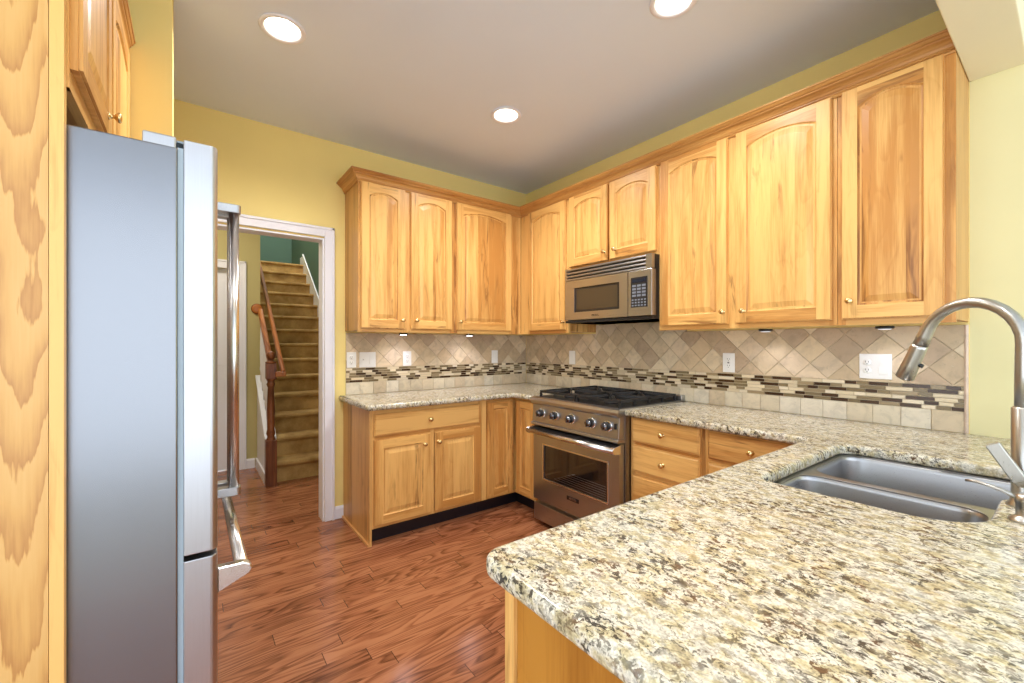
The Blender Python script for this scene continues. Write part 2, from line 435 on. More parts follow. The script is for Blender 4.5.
# door casing around the opening
d = thing('door_1', 'white painted casing around the open doorway to the stairs', 'doorway', (0, -2.37, 0)); struct(d)
def casing(d, mb_name, y0, y1, ztop, x, face, wdt=.083, th=.02):
    for nm, a, b_ in (('casing_jamb', y1, y1+wdt), ('casing_jamb', y0-wdt, y0)):
        m = MB(); m.box(x, x+th*face, a, b_, 0, ztop+wdt); m.box(x, x+(th+.008)*face, (b_-.018) if a >= y1 else a, b_ if a >= y1 else a+.018, 0, ztop+wdt)
        m.build(nm, M['white'], d, bevel=.003)
    m = MB(); m.box(x, x+th*face, y0, y1, ztop, ztop+wdt); m.box(x, x+(th+.008)*face, y0-wdt, y1+wdt, ztop+wdt-.018, ztop+wdt)
    m.build('casing_head', M['white'], d, bevel=.003)
casing(d, 'kitchen', -2.82, -1.905, 2.085, 0, 1, .068); casing(d, 'hall', -2.82, -1.905, 2.075, -.12, -1)
m = MB(); m.box(-.12, 0, -1.915, -1.905, 0, 2.075); m.box(-.12, 0, -2.82, -2.806, 0, 2.075); m.box(-.12, 0, -2.806, -1.915, 2.063, 2.075)
m.build('jamb_lining', M['white'], d)
def baseboard(name, mp, a0, a1, h=.09, out=0):
    m = MB(mp); m.prism([(out, 0), (out+.014, 0), (out+.014, h-.02), (out+.006, h), (out, h)], a0, a1, 'x')
    return struct(m.build(name, M['white']))
baseboard('baseboard_back', mapA, -1.839, -1.767)
baseboard('baseboard_dining', mapB, 3.76, 6.5)

# ------------------------------------------------------------------ hall and stairs beyond the doorway
struct(MB().box(-5.62, -.12, -1.19, -1.07, 0, 5).build('wall_stair', M['teal']))
struct(MB().box(-5.62, -5.5, -2.22, -1.19, 0, 5).build('wall_landing', M['teal']))
struct(MB().box(-5.5, -1.89, -2.22, -2.10, 0, 5).build('wall_stairwell', M['olive']))
m = MB(); m.box(-2.01, -1.89, YC, -3.10, 0, H); m.box(-2.01, -1.89, -2.31, -2.22, 0, H); m.box(-2.01, -1.89, -3.10, -2.31, 2.07, H)
struct(m.build('wall_hall', M['olive']))
struct(MB().box(-2.0, -.12, YC-.12, YC, 0, H).build('wall_hall_end', M['olive']))
struct(MB().box(-1.95, -.12, YC, -1.19, H, H+.1).build('ceiling_hall', M['ceil']))
struct(MB().box(-5.62, -1.85, -2.22, -1.07, 5, 5.1).build('ceiling_stairwell', M['ceil']))
d2 = thing('door_2', 'white cased door in the olive hall wall beside the stairs', 'door', (-1.89, -2.7, 0)); struct(d2)
casing(d2, 'hall', -3.10, -2.31, 2.07, -1.89, 1)
m = MB(); m.box(-1.97, -1.93, -3.10, -2.31, 0.01, 2.07)
dl = m.build('door_leaf', M['white'], d2)
m = MB()
for (a, b_, c_, e) in ((-3.0, -2.75, .2, .95), (-2.66, -2.41, .2, .95), (-3.0, -2.75, 1.08, 1.95), (-2.66, -2.41, 1.08, 1.95)):
    m.box(-1.932, -1.926, a, b_, c_, e)
m.build('raised_panel', M['white'], dl, bevel=.004)
m = MB(lambda p: (-1.89+p[1], p[0], p[2])); m.prism([(0, 0), (.014, 0), (.014, .08), (.006, .1), (0, .1)], -2.228, -2.15, 'x')
struct(m.build('baseboard_hall', M['white']))

st = thing('staircase', 'olive carpeted staircase with oak handrail climbing beyond the doorway', 'staircase', (-1.2, -1.64, 0))
RUN, RISE, SX = .25, .187, -1.2
YL, YR = -2.06, -1.195
for i in range(14):
    xa = SX-i*RUN; xb = xa-RUN-.03 if i < 13 else -5.49
    z1 = (i+1)*RISE; z0 = max(0, z1-RISE-.02)
    prof = [(xa, z0), (xa, z1-.045), (xa+.022, z1-.038), (xa+.030, z1-.022), (xa+.024, z1-.006), (xa+.006, z1), (xb, z1), (xb, z0)]
    m = MB(lambda p: (p[0], p[1], p[2])); m.prism(prof, YL, YR, 'y')
    m.build('carpeted_step', M['carpet'], st)
# skirt boards
sl = RISE/RUN
def skirt(y0, y1, x0, x1, za, zb): # sloping board between two x's
    m = MB(); m.prism([(x0, 0 if za < .4 else za-.4), (x0, za), (x1, zb), (x1, zb-.45 if zb > .5 else 0)], y0, y1, 'y'); return m
m = MB(); m.prism([(SX+.05, 0), (SX+.05, .30), (SX-13*RUN, .30+13.2*RISE), (SX-13*RUN-.25, .30+13.2*RISE), (SX-13*RUN-.25, 2.3), (SX-.3, 0)], YR, -1.175, 'y')
m.prism([(SX+.05, .30), (SX+.05, .33), (SX-13*RUN, .33+13.2*RISE), (SX-13*RUN, .30+13.2*RISE)], YR-.012, -1.175, 'y')
m.build('wall_skirt_board', M['white'], st)
m = MB(); m.prism([(-1.16, 0), (-1.16, .405), (-1.885, .945), (-1.885, 0)], -2.13, -2.062, 'y')
m.prism([(-1.16, .405), (-1.16, .43), (-1.885, .97), (-1.885, .945)], -2.145, -2.05, 'y')
m.prism([(-1.16, 0), (-1.16, .10), (-1.885, .10), (-1.885, 0)], -2.144, -2.13, 'y')
m.build('stringer', M['white'], st)
for k in range(6):
    x = -1.25-.11*k; zb = .43+(-1.16-x)*.745; zt = 1.12+(-1.15-x)*.69
    b = MB(); b.lathe([(.012, zb-.01), (.012, zb+.10), (.018, zb+.13), (.014, zb+.17), (.017, zb+.3), (.010, zt-.05), (.010, zt)], (x, -2.097, 0), n=10)
    b.build('baluster', M['white'], st)
# newel post: square block, turned shaft, square cap block, ball
nx, ny = -1.13, -2.1
m = MB(); m.box(nx-.045, nx+.045, ny-.045, ny+.045, 0, .42); m.box(nx-.042, nx+.042, ny-.042, ny+.042, .98, 1.12)
m.lathe([(.040, .42), (.028, .45), (.038, .48), (.030, .52), (.034, .70), (.026, .90), (.036, .93), (.028, .955), (.040, .98)], (nx, ny, 0), n=16)
m.lathe([(.044, 1.12), (.046, 1.135), (.026, 1.145), (.024, 1.155), (.036, 1.175), (.040, 1.195), (.034, 1.218), (.015, 1.232), (.001, 1.235)], (nx, ny, 0), n=16)
m.build('newel_post', M['oak_dark'], st, bevel=.004)
def rail(path, wdt=.03, h=.028):
    """moulded handrail swept along a path in the x-z plane"""
    m = MB(); L = []
    sec = [(-wdt, -.02), (-wdt, .005), (-wdt*.75, .022), (0, h), (wdt*.75, .022), (wdt, .005), (wdt, -.02), (wdt*.55, -h), (-wdt*.55, -h)]
    pts = [Vector(p) for p in path]
    for i, p in enumerate(pts):
        t = (pts[min(i+1, len(pts)-1)]-pts[max(i-1, 0)]).normalized(); s_ = Vector((0, 0, 1)).cross(t).normalized(); u_ = t.cross(s_)
        L.append([tuple(p+s_*a+u_*b_) for a, b_ in sec])
    m.loops(L, cap0=True, cap1=True, smooth=False, uvs=lambda p: (p[1]+p[2]*.3, p[0]))
    return m
m = rail([(-1.15, -2.1, 1.13), (-1.885, -2.1, 1.66)], .024, .026)
m.build('handrail', M['oak'], st, bevel=.004)
m = MB(); m.lathe([(.055, 0), (.055, .012), (.045, .02), (.02, .022)], (-1.888, -2.13, 1.67), 'x', 20); m.build('rail_rosette', M['oak'], st)
m = rail([(-1.08, -2.005, 1.035), (-2.6, -2.005, 2.13), (-4.2, -2.005, 3.28)], .020, .026)
m.box(-1.105, -1.055, -2.07, -1.985, 1.00, 1.045)
wr = m.build('wall_handrail', M['oak'], st, bevel=.004)
lamp('POINT', 'stairwell_fill_light', (-3.4, -1.65, 4.5), HALL_POWER*6, (1, .93, .84), .12)  # added fill light, unseen, to brighten the stairs
lamp('AREA', 'hall_fill_light', (-1.0, -2.6, H-.02), HALL_POWER, (1, .90, .74), .25, aim=(-1.0, -2.6, 0))  # added fill light for the hall, no fixture in view

# ------------------------------------------------------------------ backsplash
def clip_rect(poly, x0, x1, z0, z1):
    for ax, val, sg in ((0, x0, 1), (0, x1, -1), (1, z0, 1), (1, z1, -1)):
        out = []
        for i in range(len(poly)):
            a, b = poly[i], poly[(i+1) % len(poly)]; da = (a[ax]-val)*sg; db = (b[ax]-val)*sg
            if da >= 0: out.append(a)
            if (da > 0 > db) or (da < 0 < db):
                t = da/(da-db); out.append((a[0]+(b[0]-a[0])*t, a[1]+(b[1]-a[1])*t))
        poly = out
        if len(poly) < 3: return []
    return poly
TILES = [srgb(214, 194, 160), srgb(204, 182, 148), srgb(222, 204, 172), srgb(196, 174, 142), srgb(218, 198, 168), srgb(188, 166, 138)]
LOW = [srgb(226, 214, 186), srgb(220, 206, 176), srgb(214, 196, 164), srgb(230, 220, 196)]
MOS = [srgb(72, 52, 36), srgb(72, 52, 36), srgb(134, 118, 88), srgb(134, 118, 88), srgb(222, 206, 172), srgb(222, 206, 172), srgb(228, 214, 186), srgb(156, 138, 106)]
ZB0, ZB1, ZM0, ZM1 = .915, 1.384, 1.006, 1.116
def jit(c, k=.08):
    f = 1+random.uniform(-k, k); return tuple(x*f for x in c)
def backsplash(mp, a0, a1, label, loc, end_trim=None, high=None):
    t = thing('backsplash', label, 'backsplash', loc)
    gb = MB(mp); gb.box(a0, a1, 0.0005, .006, ZB0, ZB1)
    if high: gb.box(high[0], high[1], .0005, .006, ZB1, high[2])
    gb.build('grout_bed', M['grout'], t)
    m = MB(mp); D = .154; hw = D/2-.0022
    for i in range(int((a1-a0)/(D/2))+4):
        for j in range(8):
            if (i+j) % 2: continue
            cx = a0-.02+i*D/2; cz = ZM1+.004+j*D/2
            q = clip_rect([(cx-hw, cz), (cx, cz-hw), (cx+hw, cz), (cx, cz+hw)], a0, a1, ZM1+.001, ZB1)
            tc = jit(random.choice(TILES))
            if len(q) > 2: m.prism(q, .006, .0105, 'y', col=tc)
            if high:
                q = clip_rect([(cx-hw, cz), (cx, cz-hw), (cx+hw, cz), (cx, cz+hw)], high[0], high[1], ZB1, high[2])
                if len(q) > 2: m.prism(q, .006, .0105, 'y', col=tc)
    m.build('diagonal_tiles', M['tile'], t, bevel=.0008, segs=1)
    m = MB(mp); W = .1035; x = a1 if end_trim else a0
    n = int((a1-a0)/W)+2
    for i in range(n):
        x0, x1 = (a1-(i+1)*W, a1-i*W) if end_trim else (a0+i*W, a0+(i+1)*W)
        x0 = max(x0, a0); x1 = min(x1, a1)
        if x1-x0 > .01: m.box(x0+.0012, x1-.0012, .006, .0105, ZB0, ZM0-.0015, col=jit(random.choice(LOW), .05))
    m.build('square_tiles', M['tile'], t, bevel=.0008, segs=1)
    m = MB(mp); R = 6; h = (ZM1-ZM0)/R
    for r in range(R):
        x = a0-random.uniform(0, .06); last = None
        while x < a1:
            L = random.choice((.048, .048, .075, .098)); x0, x1 = max(a0, x), min(a1, x+L)
            c = random.choice([k for k in MOS if k != last]); last = c
            if x1-x0 > .004: m.box(x0+.0013, x1-.0013, .006, .0105, ZM0+r*h+.0016, ZM0+(r+1)*h-.0016, col=jit(c, .12))
            x += L
    m.build('mosaic_band', M['mosaic'], t)
    if end_trim:
        m = MB(mp); m.prism([(a1, .0005), (a1+.012, .0005), (a1+.012, .010), (a1+.006, .015), (a1, .013)], ZB0, ZB1, 'z', col=srgb(216, 192, 170))
        m.build('edge_trim', M['tile'], t)
    return t
backsplash(mapA, -1.752, -.012, 'travertine tile backsplash with mosaic band on the wall beside the doorway', (0, -.88, .915))
backsplash(mapB, .012, 3.030, 'travertine tile backsplash with mosaic band behind the range', (1.5, 0, .915), end_trim=True, high=(.928, 1.732, 1.456))

# wall plates
def plate(mp, a0, a1, z0, z1, gangs, label, group=None):
    L = mp(((a0+a1)/2, .0105, (z0+z1)/2)); t = thing('outlet' if 'outlet' in label else 'light_switch', label, 'outlet' if 'outlet' in label else 'light switch', L, group)
    MB(mp).box(a0, a1, .0105, .0155, z0, z1).build('cover_plate', M['plastic'], t, bevel=.002)
    n = len(gangs); wd = (a1-a0)/n
    for i, k in enumerate(gangs):
        c = a0+wd*(i+.5); zc = (z0+z1)/2
        if k == 'duplex':
            for s in (-1, 1):
                r = MB(mp); r.lathe([(.0165, .0150), (.0165, .0172), (.0155, .0178)], (c, 0, zc+s*.0195), 'y', 20)
                so = r.build('socket', M['plastic'], t)
                q = MB(mp)
                q.box(c-.0075, c-.0052, .0178, .0182, zc+s*.0195-.001, zc+s*.0195+.0075); q.box(c+.0052, c+.0075, .0178, .0182, zc+s*.0195-.001, zc+s*.0195+.0065)
                q.lathe([(.0024, .0178), (.0024, .0182)], (c, 0, zc+s*.0195-.008), 'y', 10)
                q.build('socket_slots', M['slot'], so)
        elif k == 'decora':
            r = MB(mp); r.box(c-.0165, c+.0165, .0155, .0178, zc-.033, zc+.033); so = r.build('socket', M['plastic'], t, bevel=.001)
            q = MB(mp)
            for s in (-1, 1):
                q.box(c-.0075, c-.0052, .0178, .0182, zc+s*.02-.001, zc+s*.02+.0075); q.box(c+.0052, c+.0075, .0178, .0182, zc+s*.02-.001, zc+s*.02+.0065)
                q.lathe([(.0024, .0178), (.0024, .0182)], (c, 0, zc+s*.02-.008), 'y', 10)
            q.box(c-.006, c+.006, .0178, .0184, zc-.004, zc-.0005); q.box(c-.006, c+.006, .0178, .0184, zc+.0005, zc+.004)
            q.build('socket_slots', M['slot'], so)
        elif k == 'rocker':
            r = MB(mp); r.prism([(.0155, zc-.033), (.0200, zc-.033), (.0172, zc), (.0178, zc+.033), (.0155, zc+.033)], c-.0165, c+.0165, 'x'); r.build('rocker', M['plastic'], t)
        elif k == 'toggle':
            r = MB(mp); r.box(c-.0055, c+.0055, .0150, .0160, zc-.012, zc+.012); r.prism([(.0155, zc-.005), (.026, zc+.004), (.026, zc+.010), (.0155, zc+.006)], c-.004, c+.004, 'x'); r.build('toggle', M['plastic'], t)
plate(mapA, -1.748, -1.678, 1.120, 1.238, ['duplex'], 'white duplex outlet at the edge of the tiles nearest the doorway')
plate(mapA, -1.655, -1.528, 1.119, 1.237, ['toggle', 'rocker'], 'white two gang light switch plate above the counter near the doorway')
plate(mapA, -1.303, -1.231, 1.120, 1.240, ['duplex'], 'white duplex outlet on the tiles below the first pair of wall cabinet doors')
plate(mapA, -.430, -.360, 1.120, 1.240, ['rocker'], 'white single light switch beside the inner corner of the backsplash')
plate(mapB, .620, .692, 1.121, 1.240, ['rocker'], 'white single light switch on the tiles just before the range')
plate(mapB, 1.983, 2.056, 1.125, 1.244, ['decora'], 'white rectangular outlet on the tiles above the drawer stack')
plate(mapB, 2.668, 2.792, 1.130, 1.252, ['duplex', 'rocker'], 'white double plate with outlet and switch above the sink end of the counter')

# ------------------------------------------------------------------ cabinets
def arch_loop(a0, a1, z0, z1, rise, d, N=14):
    """opening outline inset by d, arched top: bottom-left, bottom-right, then the arch right to left"""
    x0, x1, b = a0+d, a1-d, z0+d; P = [(x0, b), (x1, b)]
    w = x1-x0; s = z1-rise-d
    if rise <= 0: return P+[(x1-w*k/N, z1-d) for k in range(N+1)]
    R = (w*w/4+rise*rise)/(2*rise)
    for k in range(N+1):
        x = x1-w*k/N; dx = x-(x0+x1)/2
        P.append((x, s+math.sqrt(R*R-dx*dx)-(R-rise)))
    return P
def panel_door(mp, a0, a1, z0, z1, o0, parent, rise=0, sw=.058, tr=.062, br=.060, knob=None, mat='wood'):
    """raised panel door: stiles, rails (top one arched), routed edge and raised field"""
    m = MB(mp); e = .0045; y0, ym, y1 = o0, o0+.013, o0+.020
    m.box(a0, a1, y0, ym, z0, z1, 'z')
    A0, A1, Z0, Z1 = a0+e, a1-e, z0+e, z1-e
    ia0, ia1, iz0, iz1 = a0+sw, a1-sw, z0+br, z1-tr
    m.box(A0, ia0, ym, y1, Z0, Z1, 'z'); m.box(ia1, A1, ym, y1, Z0, Z1, 'z'); m.box(ia0, ia1, ym, y1, Z0, iz0, 'x')
    lp = arch_loop(ia0, ia1, iz0, iz1, rise, 0)
    arc = lp[2:]
    m.prism([(ia0, Z1), (ia1, Z1)]+arc, ym, y1, 'y', tone=random.uniform(.2, .8), uvflip=True)
    du = random.randint(0, 60)*.11+random.uniform(0, .1); dv = random.uniform(0, 20)
    L = []
    for d_, yy in ((0, y1), (.004, y1-.006), (.009, y1-.0075), (.012, y1-.0075), (.040, y1-.0005)):
        L.append([(p[0], yy, p[1]) for p in arch_loop(ia0, ia1, iz0, iz1, rise*(1-d_*2.5), d_)])
    m.loops(L, cap1=True, smooth=False, tone=random.uniform(.1, .9), uvs=lambda p: (p[0]-a0+du, p[2]-z0+dv))
    o = m.build('door', M[mat], parent)
    if knob: add_knob(mp, knob, y1, o)
    return o
def add_knob(mp, at, out, parent):
    k = MB(mp); k.lathe([(.0115, out), (.0115, out+.002), (.006, out+.004), (.0055, out+.012), (.011, out+.017), (.0145, out+.021), (.0140, out+.026), (.009, out+.029), (.001, out+.030)], (at[0], 0, at[1]), 'y', 16)
    k.build('knob', M['brass'], parent)
def drawer_front(mp, a0, a1, z0, z1, o0, parent, knob=None):
    m = MB(mp); m.box(a0, a1, o0, o0+.012, z0, z1, 'x'); 
    r0 = [(a0+.004, o0+.012, z0+.004), (a1-.004, o0+.012, z0+.004), (a1-.004, o0+.012, z1-.004), (a0+.004, o0+.012, z1-.004)]
    def ins(d, y): return [(a0+d, y, z0+d), (a1-d, y, z0+d), (a1-d, y, z1-d), (a0+d, y, z1-d)]
    du = random.randint(0, 60)*.11+.005; dv = random.uniform(0, 20)
    m.loops([ins(.004, o0+.012), ins(.005, o0+.016), ins(.011, o0+.020)], cap1=True, smooth=False, tone=random.uniform(.3, .7), uvs=lambda p: (p[2]-z0+du, p[0]-a0+dv))
    o = m.build('drawer_front', M['wood'], parent)
    if knob: add_knob(mp, knob, o0+.020, o)
    return o
def face_frame(mp, t, a0, a1, z0, z1, o0, stiles, rails, mat='wood'):
    """stiles: (a,b) spans; rails: (z,z) spans, 2 cm thick"""
    m = MB(mp)
    for a, b in stiles: m.box(a, b, o0, o0+.02, z0, z1, 'z')
    for c, d_, a, b in rails: m.box(a, b, o0, o0+.0198, c, d_, 'x')
    return m.build('face_frame', M[mat], t)
ZU0, ZU1 = 1.385, 2.455
def wall_unit(mp, label, a0, a1, doors, frame_a=None, z0=ZU0, body=None, z1=ZU1, dz=1.412, side='wood', group='wall cabinets with arched doors', dtop=2.435, depth=.30):
    L = mp(((a0+a1)/2, 0.0, z0)); t = thing('wall_cabinet', label, 'cabinet', L, group)
    b0, b1 = body or (a0, a1)
    c = MB(mp); c.box(b0, b1, .002, depth, z0+.012, z1, 'z')
    c.build('carcass', M[side], t)
    f0, f1 = frame_a or (a0, a1)
    edges = [f0]+[x for d_ in doors for x in d_[:2]]+[f1]
    stiles = [(edges[i]-(.012 if i else 0), edges[i+1]+(.012 if i+1 < len(edges)-1 else 0)) for i in range(0, len(edges), 2)]
    stiles = [(a, b) for a, b in stiles if b-a > .004]
    face_frame(mp, t, f0, f1, z0, z1, depth, stiles, [(z0, dz+.014, f0+.001, f1-.001), (dtop-.014, z1, f0+.001, f1-.001)])
    MB(mp).box(f0+.01, f1-.01, depth, depth+.006, z0+.02, z1-.02).build('cabinet_interior', M['gap'], t)
    for d_ in doors:
        panel_door(mp, d_[0], d_[1], dz, dtop, depth+.02, t, rise=.034, tr=.056, knob=d_[2])
    return t
wall_unit(mapA, 'double door wall cabinet beside the doorway, at the end of the run', -1.757, -1.004, [(-1.742, -1.418, (-1.443, 1.474)), (-1.376, -1.026, (-1.334, 1.476))], side='wood_side')
wall_unit(mapA, 'single door wall cabinet meeting the inner corner of the kitchen', -1.003, -.323, [(-.983, -.440, (-.957, 1.478))])
wall_unit(mapB, 'narrow single door wall cabinet between the corner and the microwave', .002, .924, [(.437, .904, (.888, 1.473))], frame_a=(.322, .924), body=(.002, .924))
wall_unit(mapB, 'short double door wall cabinet directly above the microwave', .926, 1.734, [(.943, 1.327, (1.304, 1.955)), (1.345, 1.721, (1.400, 1.955))], z0=1.868, dz=1.893)
wall_unit(mapB, 'wide double door wall cabinet just past the microwave, above the drawers', 1.736, 2.663, [(1.753, 2.170, (2.150, 1.478)), (2.213, 2.645, (2.258, 1.476))])
wall_unit(mapB, 'single door wall cabinet at the pale yellow wall end, under the beam', 2.665, 3.042, [(2.683, 3.012, (2.716, 1.492))], side='wood_side')
# crown moulding swept over both runs, with a return at the doorway end
prof = [(.0, 2.428), (.008, 2.428), (.011, 2.434), (.008, 2.440), (.013, 2.443), (.013, 2.448), (.017, 2.450), (.020, 2.460), (.028, 2.470), (.040, 2.476),
        (.041, 2.482), (.048, 2.484), (.053, 2.489), (.056, 2.494), (.062, 2.495), (.063, 2.502), (.0, 2.502)]
def crown(path_fn, name='crown_molding'):
    m = MB(); L = [[path_fn(i, p, z) for p, z in prof] for i in range(path_fn.n)]
    m.loops(L, cap0=True, cap1=True, smooth=False, uvs=lambda p: (p[2], p[0]+p[1])); return m
def cp(i, p, z):
    f = .3205
    return [(0.002, -1.757-p, z), (f+p, -1.757-p, z), (f+p, -f-p, z), (3.042, -f-p, z)][i]
cp.n = 4
tag(crown(cp).build('crown_molding', M['trim_wood']), 'stained wood crown moulding running along the tops of the corner wall cabinets', 'moulding')

# puck lights under the wall cabinets
def puck(x, y, label, lit=1.0, lens='puck'):
    t = thing('puck_light', label, 'light', (x, y, 1.384), 'under cabinet puck lights')
    m = MB(); m.lathe([(.034, 1.3835), (.034, 1.372), (.026, 1.370)], (x, y, 0), n=20); m.build('housing', M['black'], t)
    m = MB(); m.lathe([(.025, 1.3698), (.022, 1.367), (.002, 1.366)], (x, y, 0), n=20); m.build('lens', M[lens], t)
    lamp('SPOT', 'puck_lamp', (x, y, 1.362), PUCK_POWER*10*lit, (.92, .88, 1.0), .02, aim=(x*1.0, y*1.0, 0), spot=2.4, blend=.8)
puck(.16, -1.36, 'glowing puck light under the double door cabinet beside the doorway')
puck(.16, -.76, 'glowing puck light under the corner single door cabinet')
puck(2.28, -.13, 'puck light under the wide double door cabinet past the microwave', .5, 'puck_dim')
puck(2.79, -.13, 'puck light under the end cabinet above the double wall plate', .35, 'puck_dim')

# base cabinets
ZT0, ZT1 = .108, .876
def base_unit(mp, label, a0, a1, side='wood', body=None, frame=None, ends=(0, 0), cover=.60):
    t = thing('base_cabinet', label, 'cabinet', mp(((a0+a1)/2, 0, 0)), 'base cabinets')
    b0, b1 = body or (a0, a1)
    MB(mp).box(b0, b1, .002, .58, ZT0, ZT1, 'z').build('carcass', M[side], t)
    return t
# A run: drawer over two doors
t = base_unit(mapA, 'base cabinet with one wide drawer over two doors, beside the doorway', -1.757, -.922)
face_frame(mapA, t, -1.757, -.922, ZT0, ZT1, .58, [(-1.757, -1.735), (-1.345, -1.320), (-.955, -.922)], [(ZT0, .140, -1.756, -.923), (.676, .710, -1.756, -.923), (.842, ZT1, -1.756, -.923)])
drawer_front(mapA, -1.746, -.948, .705, .850, .60, t, (-1.358, .778))
panel_door(mapA, -1.746, -1.350, .130, .682, .60, t, sw=.058, tr=.058, br=.058, knob=(-1.400, .613))
panel_door(mapA, -1.315, -.942, .130, .682, .60, t, sw=.058, tr=.058, br=.058, knob=(-1.292, .613))
MB(mapA).box(-1.7565, -.922, .002, .532, 0, ZT0).build('toe_kick', M['kick'], t)
m = MB(mapA); m.box(-1.772, -1.7575, .016, .60, 0, ZT1, 'z'); m.build('end_panel', M['wood_side'], t)
m = MB(mapA); m.box(-1.784, -1.772, .016, .60, 0, .016, 'y'); m.build('shoe_moulding', M['caulk'], t)
# corner unit with two doors meeting at the inside corner
t = base_unit(mapA, 'corner base cabinet with two narrow doors meeting at the inside corner', -.920, -.003)
MB(mapB).box(.585, .920, .002, .58, ZT0, ZT1, 'z').build('carcass', M['wood'], t)
face_frame(mapA, t, -.920, -.60, ZT0, ZT1, .58, [(-.920, -.880)], [(ZT0, .130, -.919, -.60), (.850, ZT1, -.919, -.60)])
face_frame(mapB, t, .60, .920, ZT0, ZT1, .58, [(.862, .920)], [(ZT0, .130, .60, .919), (.850, ZT1, .60, .919)])
panel_door(mapA, -.878, -.632, .122, .856, .60, t, sw=.056, tr=.056, br=.058)
panel_door(mapB, .632, .872, .122, .856, .60, t, sw=.056, tr=.056, br=.058)
MB(mapA).box(-.920, -.003, .002, .532, 0, ZT0).build('toe_kick', M['kick'], t)
MB(mapB).box(.533, .922, .002, .532, 0, ZT0).build('toe_kick', M['kick'], t)
# drawer stack and wide drawer unit on the range wall
def drawers(label, a0, a1, spans, d0, d1, kx):
    t = base_unit(mapB, label, a0, a1)
    face_frame(mapB, t, a0, a1, ZT0, ZT1, .58, [(a0, d0+.012), (d1-.012, a1)], [(ZT0, .140, a0+.001, a1-.001), (.855, ZT1, a0+.001, a1-.001)]+[(lo-.024, lo+.012, a0+.001, a1-.001) for lo, hi in spans[:-1]])
    for lo, hi in spans: drawer_front(mapB, d0, d1, lo, hi, .60, t, (kx, (lo+hi)/2 if hi-lo < .2 else hi-.07))
    MB(mapB).box(a0, a1, .002, .532, 0, ZT0).build('toe_kick', M['kick'], t)
    return t
drawers('stack of three drawers directly beside the range', 1.734, 2.188, [(.730, .868), (.558, .712), (.130, .538)], 1.752, 2.168, 1.958)
drawers('wide drawer cabinet tucked into the corner beside the peninsula', 2.190, 2.672, [(.728, .868), (.430, .706), (.130, .408)], 2.211, 2.640, 2.423)
# peninsula
PX = 2.690
t = thing('peninsula_cabinet', 'long peninsula base cabinet with flat wood end panel under the sink counter', 'cabinet', (3.0, -1.4, 0))
mapP = lambda p: (3.29-p[1], p[0], p[2])     # along y, out towards the kitchen
m = MB()
m.box(PX+.02, PX+.038, -2.165, -.01, ZT0, ZT1, 'z'); m.box(3.27, 3.29, -2.165, -.01, ZT0, ZT1, 'z'); m.box(PX+.038, 3.27, -2.165, -.01, ZT0, .126, 'y')
m.build('carcass', M['wood'], t)
face_frame(mapP, t, -2.165, -.66, ZT0, ZT1, .58, [(-2.165, -2.135), (-1.66, -1.62), (-1.15, -1.11), (-.70, -.66)], [(ZT0, .140, -2.164, -.661), (.84, ZT1, -2.164, -.661)])
for a, b in ((-2.145, -1.648), (-1.632, -1.140), (-1.122, -.69)): panel_door(mapP, a, b, .130, .85, .60, t, knob=(b-.03, .78))
MB(mapP).box(-2.165, -.66, .02, .53, 0, ZT0).build('toe_kick', M['kick'], t)
m = MB(); m.box(PX-.031, PX-.003, -2.196, -2.165, 0, ZT1, 'z'); m.build('corner_stile', M['wood'], t)
m = MB(); m.box(PX-.0025, 3.29, -2.188, -2.165, 0, ZT1, 'z'); m.build('end_panel', M['end_wood'], t)

# ------------------------------------------------------------------ worktops
ZC0, ZC1 = .877, .914; ZCm, ZCh = (ZC0+ZC1)/2, (ZC1-ZC0)/2
ol = rounded([(.001, -1.803), (.658, -1.803), (.658, -.655), (.928, -.655), (.928, -.001), (.001, -.001)], [.004, .03, .02, 0, 0, 0], 5)
tag(curve_mesh('worktop', [ol], ZCm, ZCh, M['granite'], bevel=.014), 'L shaped speckled granite worktop in the corner, from the doorway to the range', 'worktop')
ol = rounded([(1.730, -.655), (2.660, -.655), (2.652, -2.256), (3.75, -2.256), (3.75, -.001), (1.730, -.001)], [0, .02, .045, .04, 0, 0], 6)
CUT = rounded([(2.770, -1.372), (3.208, -1.372), (3.208, -1.055), (3.272, -1.0), (3.272, -.655), (2.780, -.655)], [.035, .13, .04, .03, .07, .06], 8)
tag(curve_mesh('worktop', [ol, CUT], ZCm, ZCh, M['granite'], bevel=.012), 'speckled granite worktop from the range round to the peninsula with sink cutout', 'worktop')

# sink
sk = thing('sink', 'double bowl stainless undermount sink set into the granite peninsula', 'sink', (3.0, -1.03, .877))
def bowl(name, poly, rad, depth, drain):
    base = rounded(poly, rad, 8); c = Vector((sum(p[0] for p in base)/len(base), sum(p[1] for p in base)/len(base)))
    def sc(d, z):
        out = []
        n = len(base)
        for i, p in enumerate(base):
            a = Vector(base[i-1]); b = Vector(base[(i+1) % n]); tg = (b-a).normalized(); nr = Vector((-tg.y, tg.x))
            if nr.dot(c-Vector(p)) < 0: nr = -nr
            q = Vector(p)+nr*d; out.append((q.x, q.y, z))
        return out
    L = [sc(-.004, .8765), sc(0, .872), sc(.003, .86), sc(.012, .876-depth+.05), sc(.018, .876-depth+.02), sc(.030, .876-depth+.006), sc(.042, .876-depth)]
    m = MB(); m.loops(L, cap1=True); o = m.build(name, M['sink'], sk)
    m = MB(); m.lathe([(.042, .876-depth+.0005), (.042, .876-depth+.003), (.034, .876-depth+.003), (.030, .876-depth+.001), (.004, .876-depth+.0008)], (*drain, 0), n=24)
    m.build('drain', M['chrome'], o)
BIG = ([(2.788, -1.035), (3.262, -1.035), (3.262, -.668), (2.788, -.668)], [.075, .05, .06, .075])
